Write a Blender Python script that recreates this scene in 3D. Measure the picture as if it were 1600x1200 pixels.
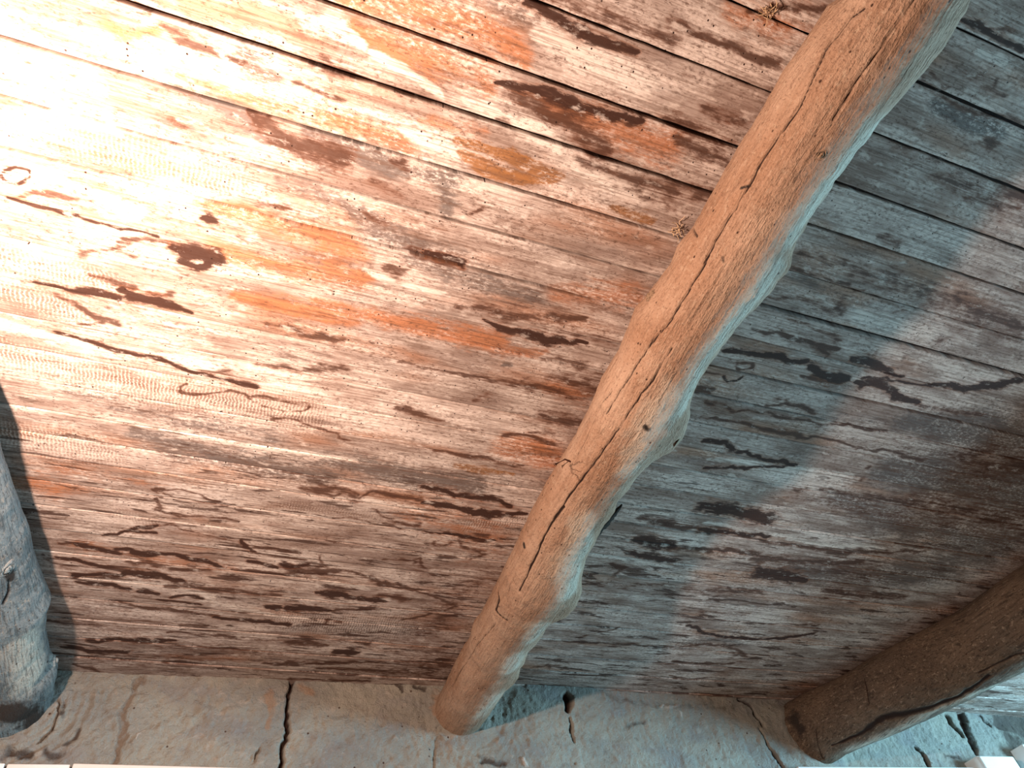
import bpy, math
import numpy as np
from mathutils import Matrix, Vector
for o in list(bpy.data.objects): bpy.data.objects.remove(o)
sc = bpy.context.scene
C = sc.collection
EYE = 1.55          # camera height
H = 1.30            # ceiling above the camera
CZ = EYE + H        # ceiling height
def srgb(r, g, b):
    return tuple((c/255/12.92 if c/255 <= .04045 else ((c/255+.055)/1.055)**2.4) for c in (r, g, b)) + (1,)
# ---------------------------------------------------------------- camera
cd = bpy.data.cameras.new('camera'); cam = bpy.data.objects.new('camera', cd); C.objects.link(cam)
cd.sensor_width = 36; cd.lens = 1043.196/1600*36; cd.clip_start = .02
Rm = ((0.934802, -0.334224, -0.120163), (-0.189066, -0.754682, 0.628259), (-0.300664, -0.564579, -0.768669))
M = Matrix.Identity(4)
for i in range(3):
    for j in range(3): M[j][i] = Rm[i][j]
M.translation = (0, 0, EYE)
cam.matrix_world = M
sc.camera = cam
# ---------------------------------------------------------------- world, lamp, window light, exposure
sc.view_settings.view_transform = 'Standard'; sc.view_settings.look = 'None'
sc.view_settings.gamma = 1; sc.view_settings.use_curve_mapping = False
sc.view_settings.exposure = 0.0
w = bpy.data.worlds.new('world'); sc.world = w; w.use_nodes = True
bg = w.node_tree.nodes['Background']; bg.inputs[0].default_value = (.45, .80, 1, 1); bg.inputs[1].default_value = .03
def lamp(name, kind, loc, energy, col, **kw):
    l = bpy.data.lights.new(name, kind); l.energy = energy; l.color = col
    for k, v in kw.items(): setattr(l, k, v)
    o = bpy.data.objects.new(name, l); C.objects.link(o); o.location = loc
    return o
# bare warm bulb, out of frame on the left, a little below the logs
lo = lamp('warm_bulb', 'POINT', (-.62, .46, 2.19), 198, (1, .70, .55), shadow_soft_size=.03)
# daylight through the window of the right wall
wl = lamp('window_daylight', 'AREA', (5.12, .40, 2.03), 400, (.38, .77, 1), shape='RECTANGLE', size=1.0, size_y=1.3)
wl.rotation_euler = (0, math.radians(90), 0)
DATA = {
'stains_shade': """O.9,-408,401,10,-385,404,15,-362,404,13,-339,379,10
O.6,-418,454,5,-388,448,8,-347,442,7
O.6,-424,376,5,-395,394,6
D.75,-395,367,3,-356,362,4
D.8,-336,371,4,-302,377,11,-267,385,13,-232,386,13,-201,387,7
O.7,-313,435,5,-226,452,13,-152,448,18,-75,444,17,3,436,19
D.85,-106,396,4,-67,399,8,-27,404,5
W.8,-317,410,5,-247,421,8,-135,431,7
G.75,-212,365,12,-177,394,19,-127,405,12
D.7,-117,345,5,-89,354,8,-52,353,9,-14,349,5
G.8,-298,467,11,-224,483,24,-166,490,23
D.9,-195,474,5,-147,488,13,-107,500,18,-46,503,18,19,512,18
D.85,-288,528,7,-272,535,8
G.7,-320,534,5,-284,533,11,-246,533,4
D1,-245,702,6,-230,702,12,-220,704,5
O.9,-236,680,9,-125,676,25,-38,681,33,54,691,34
O.35,-365,699,9,-247,693,27
G.7,-153,510,14,-84,519,20,1,529,25
G.7,-125,642,11,-91,642,20
G.6,-103,584,17,-9,593,26
D.6,-116,644,4,-87,643,10
D.75,-588,757,5,-533,736,6,-504,736,10,-456,734,4
D.9,-388,805,5,-348,789,5,-300,782,6,-274,791,14
D.8,-364,798,4,-399,827,9,-435,852,8
D.7,-380,826,6,-347,837,7
D1,-283,788,11,-242,784,15,-198,793,14
D1,-257,798,19,-203,785,17
D1,-265,819,11,-239,825,9,-215,804,13
L1,-588,759,3,-524,768,3,-460,768,3,-449,772,3,-407,771,3,-316,772,3
D.97,-580,711,3,-562,696,3,-541,697,3,-537,709,3,-553,727,3,-575,726,3,-581,715,3
O.4,-559,711,15
S.9,-576,618,19,-526,623,16
S.9,-473,610,20,-329,616,29,-193,620,21
O.4,-577,635,23,-474,627,20,-252,620,17
W.8,-582,694,10,-495,707,17,-380,732,22
W.8,-395,570,8,-381,581,7
D.4,-556,461,7,-510,470,12
O1,-45,236,15,57,224,24,152,212,28,233,211,25,273,229,14
W.8,286,183,17,378,195,25,520,201,26
G.6,180,164,12,279,166,23,384,158,17
D.95,244,149,5,294,151,8,362,158,11,419,158,10,469,157,6
D.7,273,129,8,348,126,13,434,123,15,524,120,16
O.9,-8,276,19,91,281,29,194,282,28,227,299,18
W.9,10,303,7,67,311,9,133,329,9
W.8,-87,291,19,-44,284,23,-7,298,10
D.9,-83,337,5,-48,345,6,-20,347,3
D.95,238,286,4,301,279,9,367,275,13,458,271,12,541,263,10
D.85,268,298,7,356,304,19,431,315,22,489,338,21
O.9,366,296,19,471,298,36,620,297,34
W.9,192,331,7,248,342,19,350,349,20,415,356,8
D.8,255,349,5,291,350,8
D.8,381,287,11,435,292,16
Y1,201,404,6,269,406,11,350,409,13,420,416,10
Y.9,221,425,8,290,441,17,362,443,17,420,428,6
W.9,105,417,10,158,422,22,214,432,12
W.7,407,372,17,490,394,26,574,409,23
O.8,138,381,11,235,385,16
O.9,-31,439,15,47,439,21,136,451,18
D.8,-62,398,4,-21,403,6
D.75,449,369,8,533,376,18,608,373,20,664,377,21
D.6,514,402,4,599,406,11,683,412,7
Y.8,543,443,8,591,444,14,650,454,8
G.95,-56,476,12,15,484,24,102,493,25,147,494,13
D.9,114,485,6,140,487,11
D.6,77,534,8,133,546,8
G.8,163,489,13,231,487,22,219,525,22,217,565,14
G.8,16,600,18,112,632,33,263,658,35
D.7,52,604,4,109,618,6
D.9,181,660,10,245,664,17,284,663,10
L.8,268,545,3,300,526,3
D.9,508,91,7,576,87,6,630,89,8,703,94,9,751,89,8
D.9,650,28,5,704,7,8,773,-22,7
O.7,618,39,21,737,34,36
D.35,686,31,28,765,36,33
D.7,595,250,10,671,249,15,743,245,11
D.85,629,276,8,683,278,15,756,284,16
D.7,666,206,10,736,201,17
D.8,654,359,5,741,358,17
D.6,576,162,4,601,163,5
D1,1043,-92,4,1074,-94,7,1122,-92,5,1210,-91,5
D.75,1106,-96,5,1148,-108,5
W.7,1132,-57,9,1211,-58,16
D.9,1214,-21,5
L.8,1042,0,3,1084,8,3,1111,9,3,1105,17,3,1057,17,3,1039,10,3
D.5,1120,-13,9,1175,-15,16,1243,-10,10
D.7,1035,24,4,1109,26,6,1201,29,7,1336,24,5
G.9,1106,46,16,1197,47,20,1291,49,22
D.7,1262,76,14,1301,81,15
D.8,1167,146,3,1193,140,7,1210,138,3
D.5,1068,136,7,1144,141,12
D.6,1209,171,15,1327,177,33,1473,183,30
Y.4,1297,181,33,1501,175,36
D.8,1186,330,6,1261,332,12
D.7,1387,148,17,1473,150,23
D.95,-530,944,7,-474,942,9,-437,937,15,-383,937,8
D.9,-456,899,6,-412,900,10,-375,906,12
D.95,-387,915,7,-354,928,15,-311,925,17,-276,933,10,-250,937,4
D.8,-346,909,6,-303,903,10
D.9,-499,963,7,-471,975,9,-447,999,8,-396,1003,8
D.8,-485,1026,3,-426,1008,5
D.8,-109,932,6,-53,920,12,3,940,10,52,937,14,90,923,7
D.95,-519,1057,5,-490,1064,5,-440,1072,5,-378,1081,6,-338,1080,4,-306,1085,7,-240,1104,6,-172,1110,6,-98,1113,8
D.75,-231,1092,6,-165,1081,15
D.75,-91,1043,7,-32,1041,11,28,1032,14,94,1002,9
L.9,-271,1142,3,-265,1168,3,-236,1171,3,-198,1155,3,-170,1137,3,-126,1137,3,-104,1156,3,-66,1169,3,-14,1171,3,32,1160,3,40,1143,3,23,1133,3,-29,1138,3,-105,1142,3
L.9,-35,1210,3,11,1195,3,56,1208,3,162,1239,3
G.6,-496,1219,32,-359,1240,47,-211,1263,49,-54,1273,44
G.8,-358,1321,28,-257,1351,37,-96,1380,46,131,1382,41
W.8,-406,1295,7,-259,1305,10,-103,1316,12,176,1311,8
D.85,53,1443,10,111,1440,18,150,1422,20,205,1457,16
L.9,-302,1528,5,-281,1532,5,-249,1516,3,-205,1525,3,-160,1542,3,-91,1547,3
L.9,-317,1566,3,-289,1606,3,-216,1629,4
O.7,-638,1574,24,-560,1574,40,-484,1566,16
O.5,-624,1522,23,-507,1504,39,-303,1510,24
W.9,-302,1077,11,-241,1081,18,-185,1073,12
W.8,-614,1068,17,-512,1073,17,-448,1078,6
W.7,-94,1105,9,2,1102,16,83,1111,11
S1,-600,906,30,-523,895,30,-424,909,26
S1,-606,976,21,-488,999,27
S1,-621,1154,30,-405,1169,38,-216,1177,39,40,1173,42
S1,-642,1395,28,-503,1408,37,-377,1418,23
O1,-170,869,13,-56,867,21,89,867,20
O1,-200,771,19,-71,761,25,69,766,23
D.6,-192,867,3,-101,874,3,90,873,3
O.9,-4,737,25,80,740,20
O.35,4,784,21,247,781,28
W.9,82,728,7,125,750,9,179,752,6,267,740,5
D.85,133,720,10,162,723,20,181,717,11
G.7,170,676,30,325,694,42,463,710,39
G.5,477,675,33,647,678,35
D.95,209,659,10,284,660,12
O1,13,842,13,213,846,21,429,847,22
D.85,302,772,8,346,760,11,427,763,20,505,748,14,611,726,8
D1,371,788,3,413,802,9,467,797,11,525,799,13,581,794,12,649,787,4
D.9,548,743,7,579,735,9
D.8,492,742,5
D.5,486,773,14,597,763,24,715,758,22
O.8,506,679,22,609,657,31,717,640,29
O.8,461,859,15,543,845,14
D.75,572,858,9,670,862,13
D.7,614,905,20,690,908,31,756,914,28
O.8,639,936,28,725,945,29
D.8,416,876,3,455,874,3,496,876,3
G.9,458,898,6,485,893,6
D.75,242,964,5,410,964,9,523,950,14,645,949,15,729,952,14
D.6,422,1039,6,438,1016,8,466,1000,6
D.7,41,1008,12,118,1006,9
D.9,613,1101,6,640,1094,9,679,1095,5
D.8,621,1029,12,679,1032,27,740,1037,26
D.85,234,1100,8,264,1096,13,307,1105,8,357,1117,6
D.6,400,1122,4,462,1128,4
D.85,545,1132,6,610,1118,7,706,1130,6
O.9,556,1164,32,664,1157,49,720,1180,33
D.85,380,1224,5,440,1217,6,501,1211,8,577,1225,7,648,1221,7
Y.8,442,1264,11,520,1269,18,624,1265,10
G.8,94,1321,31,336,1337,50,530,1341,44
G.5,578,1284,34,748,1285,36
D.95,384,1370,11,457,1376,16,533,1387,12,592,1375,10,664,1401,7
D.9,246,1421,11,316,1428,11,410,1424,6
D1,417,1429,8,484,1429,13,550,1438,15,618,1452,16,724,1421,7
D.85,198,1468,6,237,1432,6,261,1414,6
D.8,89,1446,9,141,1460,11,163,1430,6
L.9,108,1429,3,178,1419,4,210,1441,4,198,1466,4
D.8,277,1485,5,339,1522,9,405,1542,9,436,1522,5
D.95,428,1562,5,492,1564,6,554,1557,9,623,1569,13,675,1564,9
D.9,620,1539,13,653,1538,11
D.7,465,1604,5,488,1619,5,535,1600,9
D.8,572,1593,6,606,1618,8,658,1634,10,639,1659,6
L.9,187,1557,3,230,1540,3,291,1551,3,339,1550,4,349,1567,4
L.9,352,1714,4,433,1702,4,452,1688,4,500,1732,4
D.7,431,1697,4,507,1736,6
D.7,594,1827,11,618,1812,5,651,1829,5,674,1814,7,709,1832,4
D.6,618,1766,4,638,1832,4
D.9,81,1817,23,116,1811,19,178,1815,22,231,1796,8,316,1813,7,368,1843,7,472,1859,7
D.85,177,1738,5,178,1779,13,156,1793,10
D.9,365,1827,7,470,1848,7,501,1866,8,609,1901,8,656,1918,11,610,1956,6,533,1961,6
D1,196,1922,10,235,1921,23,308,1930,9
D1,328,1929,15,408,1928,13,376,1938,9
D.9,388,1902,11,443,1904,15,486,1915,6
D1,116,2020,22,172,2012,17,244,2012,8
D.8,122,2020,15,177,2041,11
D.9,251,2011,4,301,1998,9,364,1976,6
D.9,476,2044,6,525,2012,8,567,1981,6
D.85,238,2092,7,255,2071,9,298,2083,6
D.9,138,2220,17,206,2224,22,262,2230,7
D.8,375,2195,12,411,2197,15
D.95,305,2271,18,353,2265,26,389,2261,10
D.9,157,2359,16,240,2349,13,502,2310,4
D.9,268,2388,8,376,2382,12,511,2381,8
D.8,173,2472,8,272,2460,8,466,2454,11
D.62,556,2310,41,706,2292,97
D.6,602,2084,74,638,1832,65
D.6,433,2387,45,665,2377,78
D.5,-542,2416,52,-139,2394,55
D.5,-545,2182,35,-347,2203,36
D.5,-280,2299,26,216,2291,33
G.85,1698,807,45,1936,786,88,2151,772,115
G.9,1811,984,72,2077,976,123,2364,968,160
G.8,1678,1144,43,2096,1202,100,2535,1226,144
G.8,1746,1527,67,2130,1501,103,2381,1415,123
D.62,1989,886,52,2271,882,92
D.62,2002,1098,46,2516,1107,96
D.45,477,1747,60,671,1826,98,703,1707,62
D.5,492,2233,65,712,2205,107
O.6,374,1469,67,653,1558,94
G.7,125,2127,46,394,2114,72,602,2084,49
W.7,224,1456,11,349,1465,18,434,1466,10
W.7,76,1777,13,178,1853,10,341,1869,15
W.6,161,2387,18,369,2347,19
S.9,120,2091,45,456,2079,60
S.8,601,1499,27,717,1456,27
S.5,41,1529,32,266,1519,34
W.7,1298,534,20,1407,533,28,1556,529,30
G.5,1056,483,30,1234,498,52
D.85,1027,461,5,1137,460,5,1252,460,5
D.6,1046,425,14,1240,419,22,1452,418,34
D.7,1433,437,17,1584,436,43,1787,438,47
D.7,1019,544,6,1136,531,10,1194,535,12,1237,537,8
D.75,1203,529,13,1214,516,20,1236,517,11
D.7,1385,490,6,1403,482,9
D.7,1592,534,15
D.9,1035,629,4,1083,633,8,1151,635,9,1197,633,9,1243,639,12,1282,635,14,1312,628,6
D.9,1253,643,15,1276,655,11
D.7,1108,593,3,1166,590,4,1234,599,5,1284,610,7
D1,1371,648,10,1418,644,19,1456,653,17,1509,662,11,1551,666,6
D1,994,718,7,1068,709,9,1121,699,8,1186,704,8,1239,690,6
D1,1253,701,10,1293,716,13,1352,717,21,1391,711,12
D.9,1248,732,4,1311,731,9,1364,733,11
D1,1423,714,11,1489,701,13,1543,711,13,1615,730,13,1680,730,9
L.95,1432,697,4,1510,681,4,1594,679,5,1677,666,6
D1,1674,663,8,1743,650,13,1793,649,17,1843,624,14,1887,609,14,1938,585,11
D.8,1686,737,5,1800,735,11,1922,727,6
D.9,1016,843,17,1046,847,13
L.95,1049,797,4,1069,807,4,1096,796,4,1100,780,4
L.8,986,791,3,1047,794,4
L.9,1051,745,3,1083,734,3,1097,744,3,1076,764,4,1057,755,3
D.9,1233,856,7,1278,837,7,1341,842,8,1377,850,5
D.8,1248,824,11,1275,821,6
D.85,1042,886,7,1108,882,7,1146,897,5,1214,881,5,1268,876,6,1325,883,7,1541,861,4,1658,856,5
D.9,1070,935,6,1195,930,6,1308,933,8,1380,938,10
D.9,1381,940,7,1448,925,4,1551,925,5,1636,928,5,1716,915,5,1812,926,7,1900,925,8
D.95,1120,1020,7,1193,1008,8,1229,1030,12,1301,1037,7,1388,1040,7,1461,1042,9
D.95,1176,1115,7,1276,1093,7,1377,1070,7,1432,1058,6
D.75,1516,1143,8,1658,1117,10,1838,1121,22,2019,1116,16
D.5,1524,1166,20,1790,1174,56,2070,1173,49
D.9,1716,995,10
D.8,1735,1050,12
D.95,1267,1271,30,1388,1272,25,1520,1283,30
D1,1331,1381,15,1452,1374,11,1573,1362,8
D.9,1488,1390,6,1597,1398,7,1731,1396,10,1916,1392,18,2039,1363,11,2251,1317,8
D.9,1692,1470,17,1782,1466,13,1903,1438,9,2014,1418,11
W.8,1311,1346,8,1566,1352,11,1850,1368,15,2068,1339,8
W.7,1152,1075,9,1432,1058,9,1684,1041,10
W.6,1526,700,14,1613,710,13
W.5,1412,609,22,1710,599,32,1867,590,17
G.5,1414,849,33,1677,829,45
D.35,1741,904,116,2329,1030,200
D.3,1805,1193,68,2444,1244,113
D.9,1266,1483,12,1428,1465,12,1604,1457,9
D1,1668,1554,40,1766,1557,33,1876,1572,14
D.9,1602,1482,15,1795,1460,12,1922,1446,12,2017,1413,11
D.8,1218,1395,13,1374,1375,20,1488,1376,16
D.8,2004,1607,21,2165,1609,19,2376,1597,16
D.7,1456,1697,16,1740,1664,20
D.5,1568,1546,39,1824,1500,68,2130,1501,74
D1,1576,1909,8,1669,1950,10,1758,1962,10,1922,1955,10,1981,1947,9,2081,1917,10,2145,1883,10
D.9,1607,2055,7,1713,2024,7,1804,2020,8,1892,2042,12,1943,2087,7
D.8,1882,2078,21,1927,2080,14
D.8,1639,2168,7,1796,2166,11,1982,2131,7
D.6,1564,1821,10,1777,1796,8
D.7,1893,1847,6,2112,1823,7
D.8,1695,2273,7,1803,2292,11,1912,2270,8
G.6,1575,2051,65,1825,1952,99
D1,1126,1469,15,1196,1479,25,1260,1473,23
D.9,1089,1365,14,1209,1380,21
D1,1120,1540,9,1194,1539,16,1302,1549,17
D.8,1109,1603,9,1166,1617,14,1151,1657,12
D.7,1066,1710,9,1213,1714,11,1376,1686,10
L.8,1189,2048,6,1260,2000,6,1307,1963,6
D.8,1113,2082,6,1249,2079,12,1587,2074,7
W.6,1014,1338,10,1185,1335,15
W.7,1020,1570,11,1188,1576,17,1323,1589,10
D.7,1063,2280,10,1185,2257,10
D.95,-432,1749,5,-393,1737,6,-359,1713,7,-331,1712,7,-291,1709,5
D1,-365,1714,6,-342,1695,8,-309,1688,8,-286,1677,5
D.8,-280,1677,4,-241,1660,5,-182,1678,5,-121,1697,5,-65,1707,6
D.95,-66,1697,5,-56,1732,10,-30,1743,5
D.9,-45,1719,6,18,1718,7,96,1725,7
D.85,-134,1757,4,-54,1747,5,36,1758,5,121,1759,6
D1,-497,1799,8,-472,1805,12,-438,1814,10,-387,1825,8
D1,-393,1805,8,-347,1812,14,-288,1807,12,-329,1820,8
D1,-288,1801,6,-234,1802,7,-185,1815,9,-148,1814,12,-115,1835,6
D.9,-555,1805,4,-494,1799,5
D.95,-535,1868,8,-491,1870,8,-457,1885,9,-410,1888,6
D.9,-364,1858,6,-304,1858,8,-244,1869,8,-145,1857,5
D.95,-36,1799,8,9,1802,9,50,1817,5
D.95,67,1797,13,113,1795,10,133,1780,6
D.9,-45,1836,6,20,1836,7,99,1838,6,138,1813,13
D1,-504,1948,13,-446,1927,8,-357,1906,15,-291,1905,19,-216,1921,9
D.95,-499,1975,8,-458,1979,11,-399,1975,13,-356,1991,11
D1,-332,1998,6,-307,1997,10,-282,2002,6
D.9,-271,1959,10,-202,1953,13,-99,1954,16,-6,1957,11,75,1956,7
D.95,-237,2013,8,-200,1998,9,-147,2010,6
D.9,-381,2066,8,-324,2088,7,-267,2082,8,-195,2086,7,-114,2099,7
D1,-275,2031,5,-224,2035,6,-145,2043,6
D1,-114,2106,7,-38,2111,9,31,2110,10,125,2117,10
D1,49,2023,12,77,2025,21
D1,118,2018,14,169,2011,14
D.85,-217,2167,5,-96,2160,5
D.9,-242,2217,5,-120,2213,6,-49,2217,12,-28,2221,9
D.95,-471,2296,13,-386,2277,10,-307,2273,18,-220,2261,9
D.95,-543,2346,8,-453,2362,16,-360,2352,13
D.9,-520,2448,7,-468,2464,14,-441,2483,8
D.8,23,2221,8,168,2208,7
D.9,77,2375,13,192,2369,13
D.45,-559,1893,30,-445,1894,41,-267,1885,31
D.4,-508,2074,45,-387,2166,48,-192,2150,37
O.6,-539,1489,31,-439,1500,32,-335,1503,16
O.6,-500,1800,29,-328,1841,30,-84,1830,21
O.5,-250,2364,27,-37,2352,42
W.8,-505,1957,6,-387,1956,9,-265,1952,13,-136,1990,16
W.7,-134,2014,16,76,2071,17,178,2068,15
W.5,-387,1748,11,-319,1745,11
G.5,-539,2239,49,-252,2321,53,106,2304,55
S.6,-387,1651,27,-304,1663,18
L.8,-296,1531,6,-280,1545,5,-246,1556,3,-167,1558,3,-50,1553,4
L.9,-317,1571,3,-300,1595,4,-260,1615,4,-162,1620,4,-68,1616,4
D.9,-304,1541,7,-286,1524,5""".split("\n"),
'wall': """C1,187,-1,9,186,-19,7,181,-62,7,183,-96,6,190,-123,7,191,-157,6,197,-183,6,198,-208,6,187,-237,6,189,-262,6,189,-283,6,188,-307,7
C.8,117,-235,3,108,-256,6,103,-277,3,103,-303,3
C.5,116,-191,3,151,-212,3,119,-228,3
O.9,115,-57,20,138,-125,16,133,-174,13
O.7,216,-18,20,262,-34,20
C.5,218,-116,3,229,-149,5
C.5,474,-73,3,509,-32,3
J.9,-312,-15,13,-316,-65,13,-324,-117,11,-322,-155,13,-319,-192,12,-320,-228,10,-319,-268,9,-314,-302,8
C.6,-387,-223,4,-377,-237,4
C.5,-129,-24,3
C.5,-41,-218,4,-62,-234,3
C.5,-254,-236,3,-241,-241,3
C.5,-368,-187,3,-351,-198,3
C.5,-183,-259,3,-171,-250,3
P.6,-309,-227,3,-284,-226,3,-273,-197,3,-249,-191,3
C.7,726,-122,3,722,-179,3,718,-218,3,713,-247,4,709,-303,3
C1,1265,-33,13,1266,-58,18,1263,-87,11
C.8,1261,-120,7,1260,-162,6,1268,-198,5
D.9,567,-3,6,595,-2,11,595,-30,6
D.9,675,-13,14,642,-5,11
O.8,726,-40,19,711,-86,14,746,-132,14
C.5,1094,-246,4
C.6,930,-133,7,941,-124,6
C.6,986,-102,5,988,-120,6
C.5,1205,-41,7
D.8,880,-283,13,968,-298,18
P.7,1039,-279,11,1050,-300,9
C.9,1265,-36,14,1258,-86,16
C.8,1261,-122,7,1267,-169,5,1264,-215,5
C.7,1251,-292,9
C.9,2120,-9,8,2175,-30,12,2175,-81,11,2197,-120,10
C.9,2168,-137,7,2181,-185,7,2192,-240,11,2210,-288,11
C.6,1814,-218,7
C.6,1886,-211,6
C.5,1512,-223,6
C.5,1882,-63,5
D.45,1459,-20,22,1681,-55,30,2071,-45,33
D.6,1511,-143,14,1598,-134,14
P.5,1707,-67,15,1795,-50,11
P.5,1804,-89,11
C1,3052,-189,9,3070,-210,10,3076,-235,11,3065,-267,11
C.9,3393,-28,17,3386,-68,16,3398,-98,15,3406,-121,11
C1,3496,-6,20,3477,-60,21,3459,-111,21,3443,-165,17,3434,-199,12
C.5,3206,-140,5,3167,-167,4,3115,-180,4,3064,-192,4
C.5,3326,-162,4,3384,-133,5
D1,3722,-45,37,3842,-44,70,3916,-61,89
D1,3758,-127,49,3788,-185,73
C.8,3639,-8,11,3636,-36,12,3663,-64,10
C.4,3608,-133,8,3582,-172,6
D.6,3289,-229,16,3201,-221,16
C.9,-527,-103,4,-515,-144,4,-520,-198,4,-541,-237,3
D.7,-500,-144,10,-506,-110,7
D.7,-444,-193,10,-446,-223,10,-466,-242,7
D.7,-510,-258,13,-468,-271,12
C.6,-474,-177,3,-489,-210,4,-503,-220,3
D.9,-602,-262,22,-558,-268,11""".split("\n"),
'center': [[-156,-143,-130,-117,-104,-91,-78,-65,-52,-39,-26,-13,0,13,26,39,52,65,78,91,104,117,130,143,156,169,182,195,208,221,234,247,260,273,286,299,312,325,338,351,364,377,390,403,416,429,442,455,468,481,494,507,520,533,546,559,572,585,598,611,624,637,650,663,676,689,702,715,728,741,754,767,780,793,806,819,832,845,858,871,884,897,910,923,936,949,962,975,988,1001,1014,1027,1040,1053,1066,1079,1092,1105,1118,1131,1144,1157,1170,1183,1196,1209,1222,1235,1248,1261,1274,1287,1300,1313,1326,1339,1352,1365,1378,1391,1404,1417,1430,1443,1456,1469,1482,1495,1508,1521,1534,1547,1560,1573,1586,1599,1612,1625,1638,1651,1664,1677,1690,1703,1716,1729,1742,1755,1768,1781,1794,1807,1820,1833,1846,1859,1872,1885,1898,1911,1924,1937,1950,1963,1976,1989,2002,2015,2028,2041,2054,2067,2080,2093,2106,2119,2132,2145,2158,2171,2184,2197,2210,2223,2236,2249,2262,2275,2288,2301,2314,2327,2340,2353,2366,2379,2392,2405,2418,2431,2444,2457,2470,2483,2496,2509,2522,2535],[839,839,839,839,839,839,838,837,836,835,833,831,829,827,825,823,822,820,819,818,817,816,815,814,813,812,811,811,810,809,809,808,808,808,807,807,807,807,807,806,806,806,806,805,805,804,803,803,802,801,800,799,798,797,795,794,792,791,789,788,787,786,786,786,786,787,787,788,789,790,791,791,792,793,793,794,794,795,796,796,797,797,798,798,799,799,799,799,799,799,798,798,797,796,795,794,794,793,792,791,791,791,790,790,790,789,789,789,789,789,789,789,790,790,790,791,791,792,793,794,794,795,796,797,799,800,801,802,803,804,805,806,806,807,807,808,808,808,809,809,809,809,809,809,809,809,809,809,809,808,808,808,808,808,808,808,808,808,808,808,808,808,809,810,810,811,812,812,812,813,813,813,812,812,812,812,812,812,812,812,813,813,813,814,814,814,815,815,816,816,817,817,818,818,818,818,819,819,819,819,819,819,819,819,819,819,819,819],[91,92,92,92,93,93,93,94,95,95,96,96,97,97,98,98,98,98,98,98,97,97,97,97,96,96,96,96,96,95,96,96,96,96,97,97,97,98,98,98,99,99,99,100,100,100,101,101,101,101,101,101,101,101,101,101,101,102,102,102,102,102,102,102,102,103,103,103,104,104,105,105,106,106,107,108,108,108,109,109,108,108,108,107,106,105,104,103,103,102,101,100,99,99,98,98,97,97,97,97,97,97,97,98,98,98,98,98,98,99,99,99,100,100,100,101,101,102,102,103,104,105,106,107,107,108,109,110,111,111,112,112,113,113,112,112,112,111,111,110,110,109,108,107,107,106,105,105,104,103,102,102,102,102,102,102,102,102,102,102,102,102,102,101,101,101,100,100,100,100,101,101,101,101,101,101,101,101,101,101,101,101,101,101,100,100,100,100,100,99,99,99,99,99,98,98,98,98,98,98,98,98,98,98,98,98,98,98],[-4,-2,1,3,6,10,9,8,9,11,10,10,10,9,7,5,3,1,0,-1,-2,-3,-3,-3,-3,-2,-2,-2,-2,-2,-1,-1,-2,-2,-2,-3,-3,-3,-3,-2,1,4,9,14,14,12,10,12,13,10,8,5,1,-1,-1,-2,-3,-2,-2,-2,-2,-2,-3,-4,-4,-5,-6,-6,-6,-5,-4,-3,-2,0,4,9,13,16,19,22,24,23,21,20,18,13,9,4,-1,-6,-7,-7,-6,-5,-3,-1,1,1,-1,-4,-7,-5,-3,0,3,3,2,1,0,-1,-1,-1,-1,-1,-1,-1,-2,-3,-4,-5,-5,-5,-4,-4,-4,-2,-1,1,5,11,16,19,20,21,23,24,24,23,23,23,13,-2,-9,-9,-9,-10,-7,-3,0,4,8,8,7,6,5,4,1,-2,-5,-6,-4,-2,0,1,3,5,4,4,3,1,1,0,0,0,0,0,0,0,0,0,0,0,0,0,0,0,0,0,0,0,0,0,0,0,0,0,0,0,0,0,0,0,0,0,0,0,0,0],[0,0,0,0,0,0,-1,-2,-3,-4,4,4,3,2,1,1,1,2,2,3,3,2,1,1,0,0,0,0,0,1,1,1,1,1,1,0,0,0,0,0,0,0,-1,-1,-2,0,2,5,6,3,1,-2,-2,-1,0,0,1,1,1,3,7,9,7,5,4,3,2,1,0,-1,-2,-1,0,1,1,1,2,3,2,2,1,1,0,0,0,-1,-1,0,0,0,0,-1,-1,0,0,0,0,0,0,0,0,0,1,1,1,1,1,1,1,0,0,0,0,0,1,1,1,1,1,0,0,0,0,0,0,0,0,0,0,0,0,0,0,0,0,0,0,0,0,0,0,0,0,0,0,0,0,0,0,0,0,0,0,0,0,-1,-1,1,3,6,8,6,5,3,1,0,-2,-3,-2,0,1,1,2,2,2,1,1,1,1,1,0,0,1,1,0,0,0,0,0,0,0,0,0,-1,-1,0,0,0,0,0,0,0,0,0,0,0,0,0]],
'right': [[780,819,858,897,936,975,1014,1053,1092,1131,1170,1209,1248,1287,1326,1365,1404,1443,1482,1521,1560,1599,1638,1677,1716,1755,1794,1833,1872,1911,1950,1989,2028,2067,2106,2145,2184,2223,2262,2301,2340,2379,2418,2457,2496,2535],[2773,2773,2773,2773,2773,2773,2773,2773,2773,2773,2773,2773,2773,2773,2771,2765,2760,2756,2753,2749,2747,2744,2732,2719,2706,2692,2676,2660,2644,2630,2616,2602,2589,2577,2565,2553,2541,2524,2505,2486,2468,2455,2441,2428,2415,2404],[148,148,148,148,148,148,148,148,148,148,148,148,148,148,148,148,147,147,146,140,140,141,141,141,141,141,142,142,142,142,141,141,140,140,139,138,137,136,136,136,136,139,141,144,146,149]],
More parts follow.
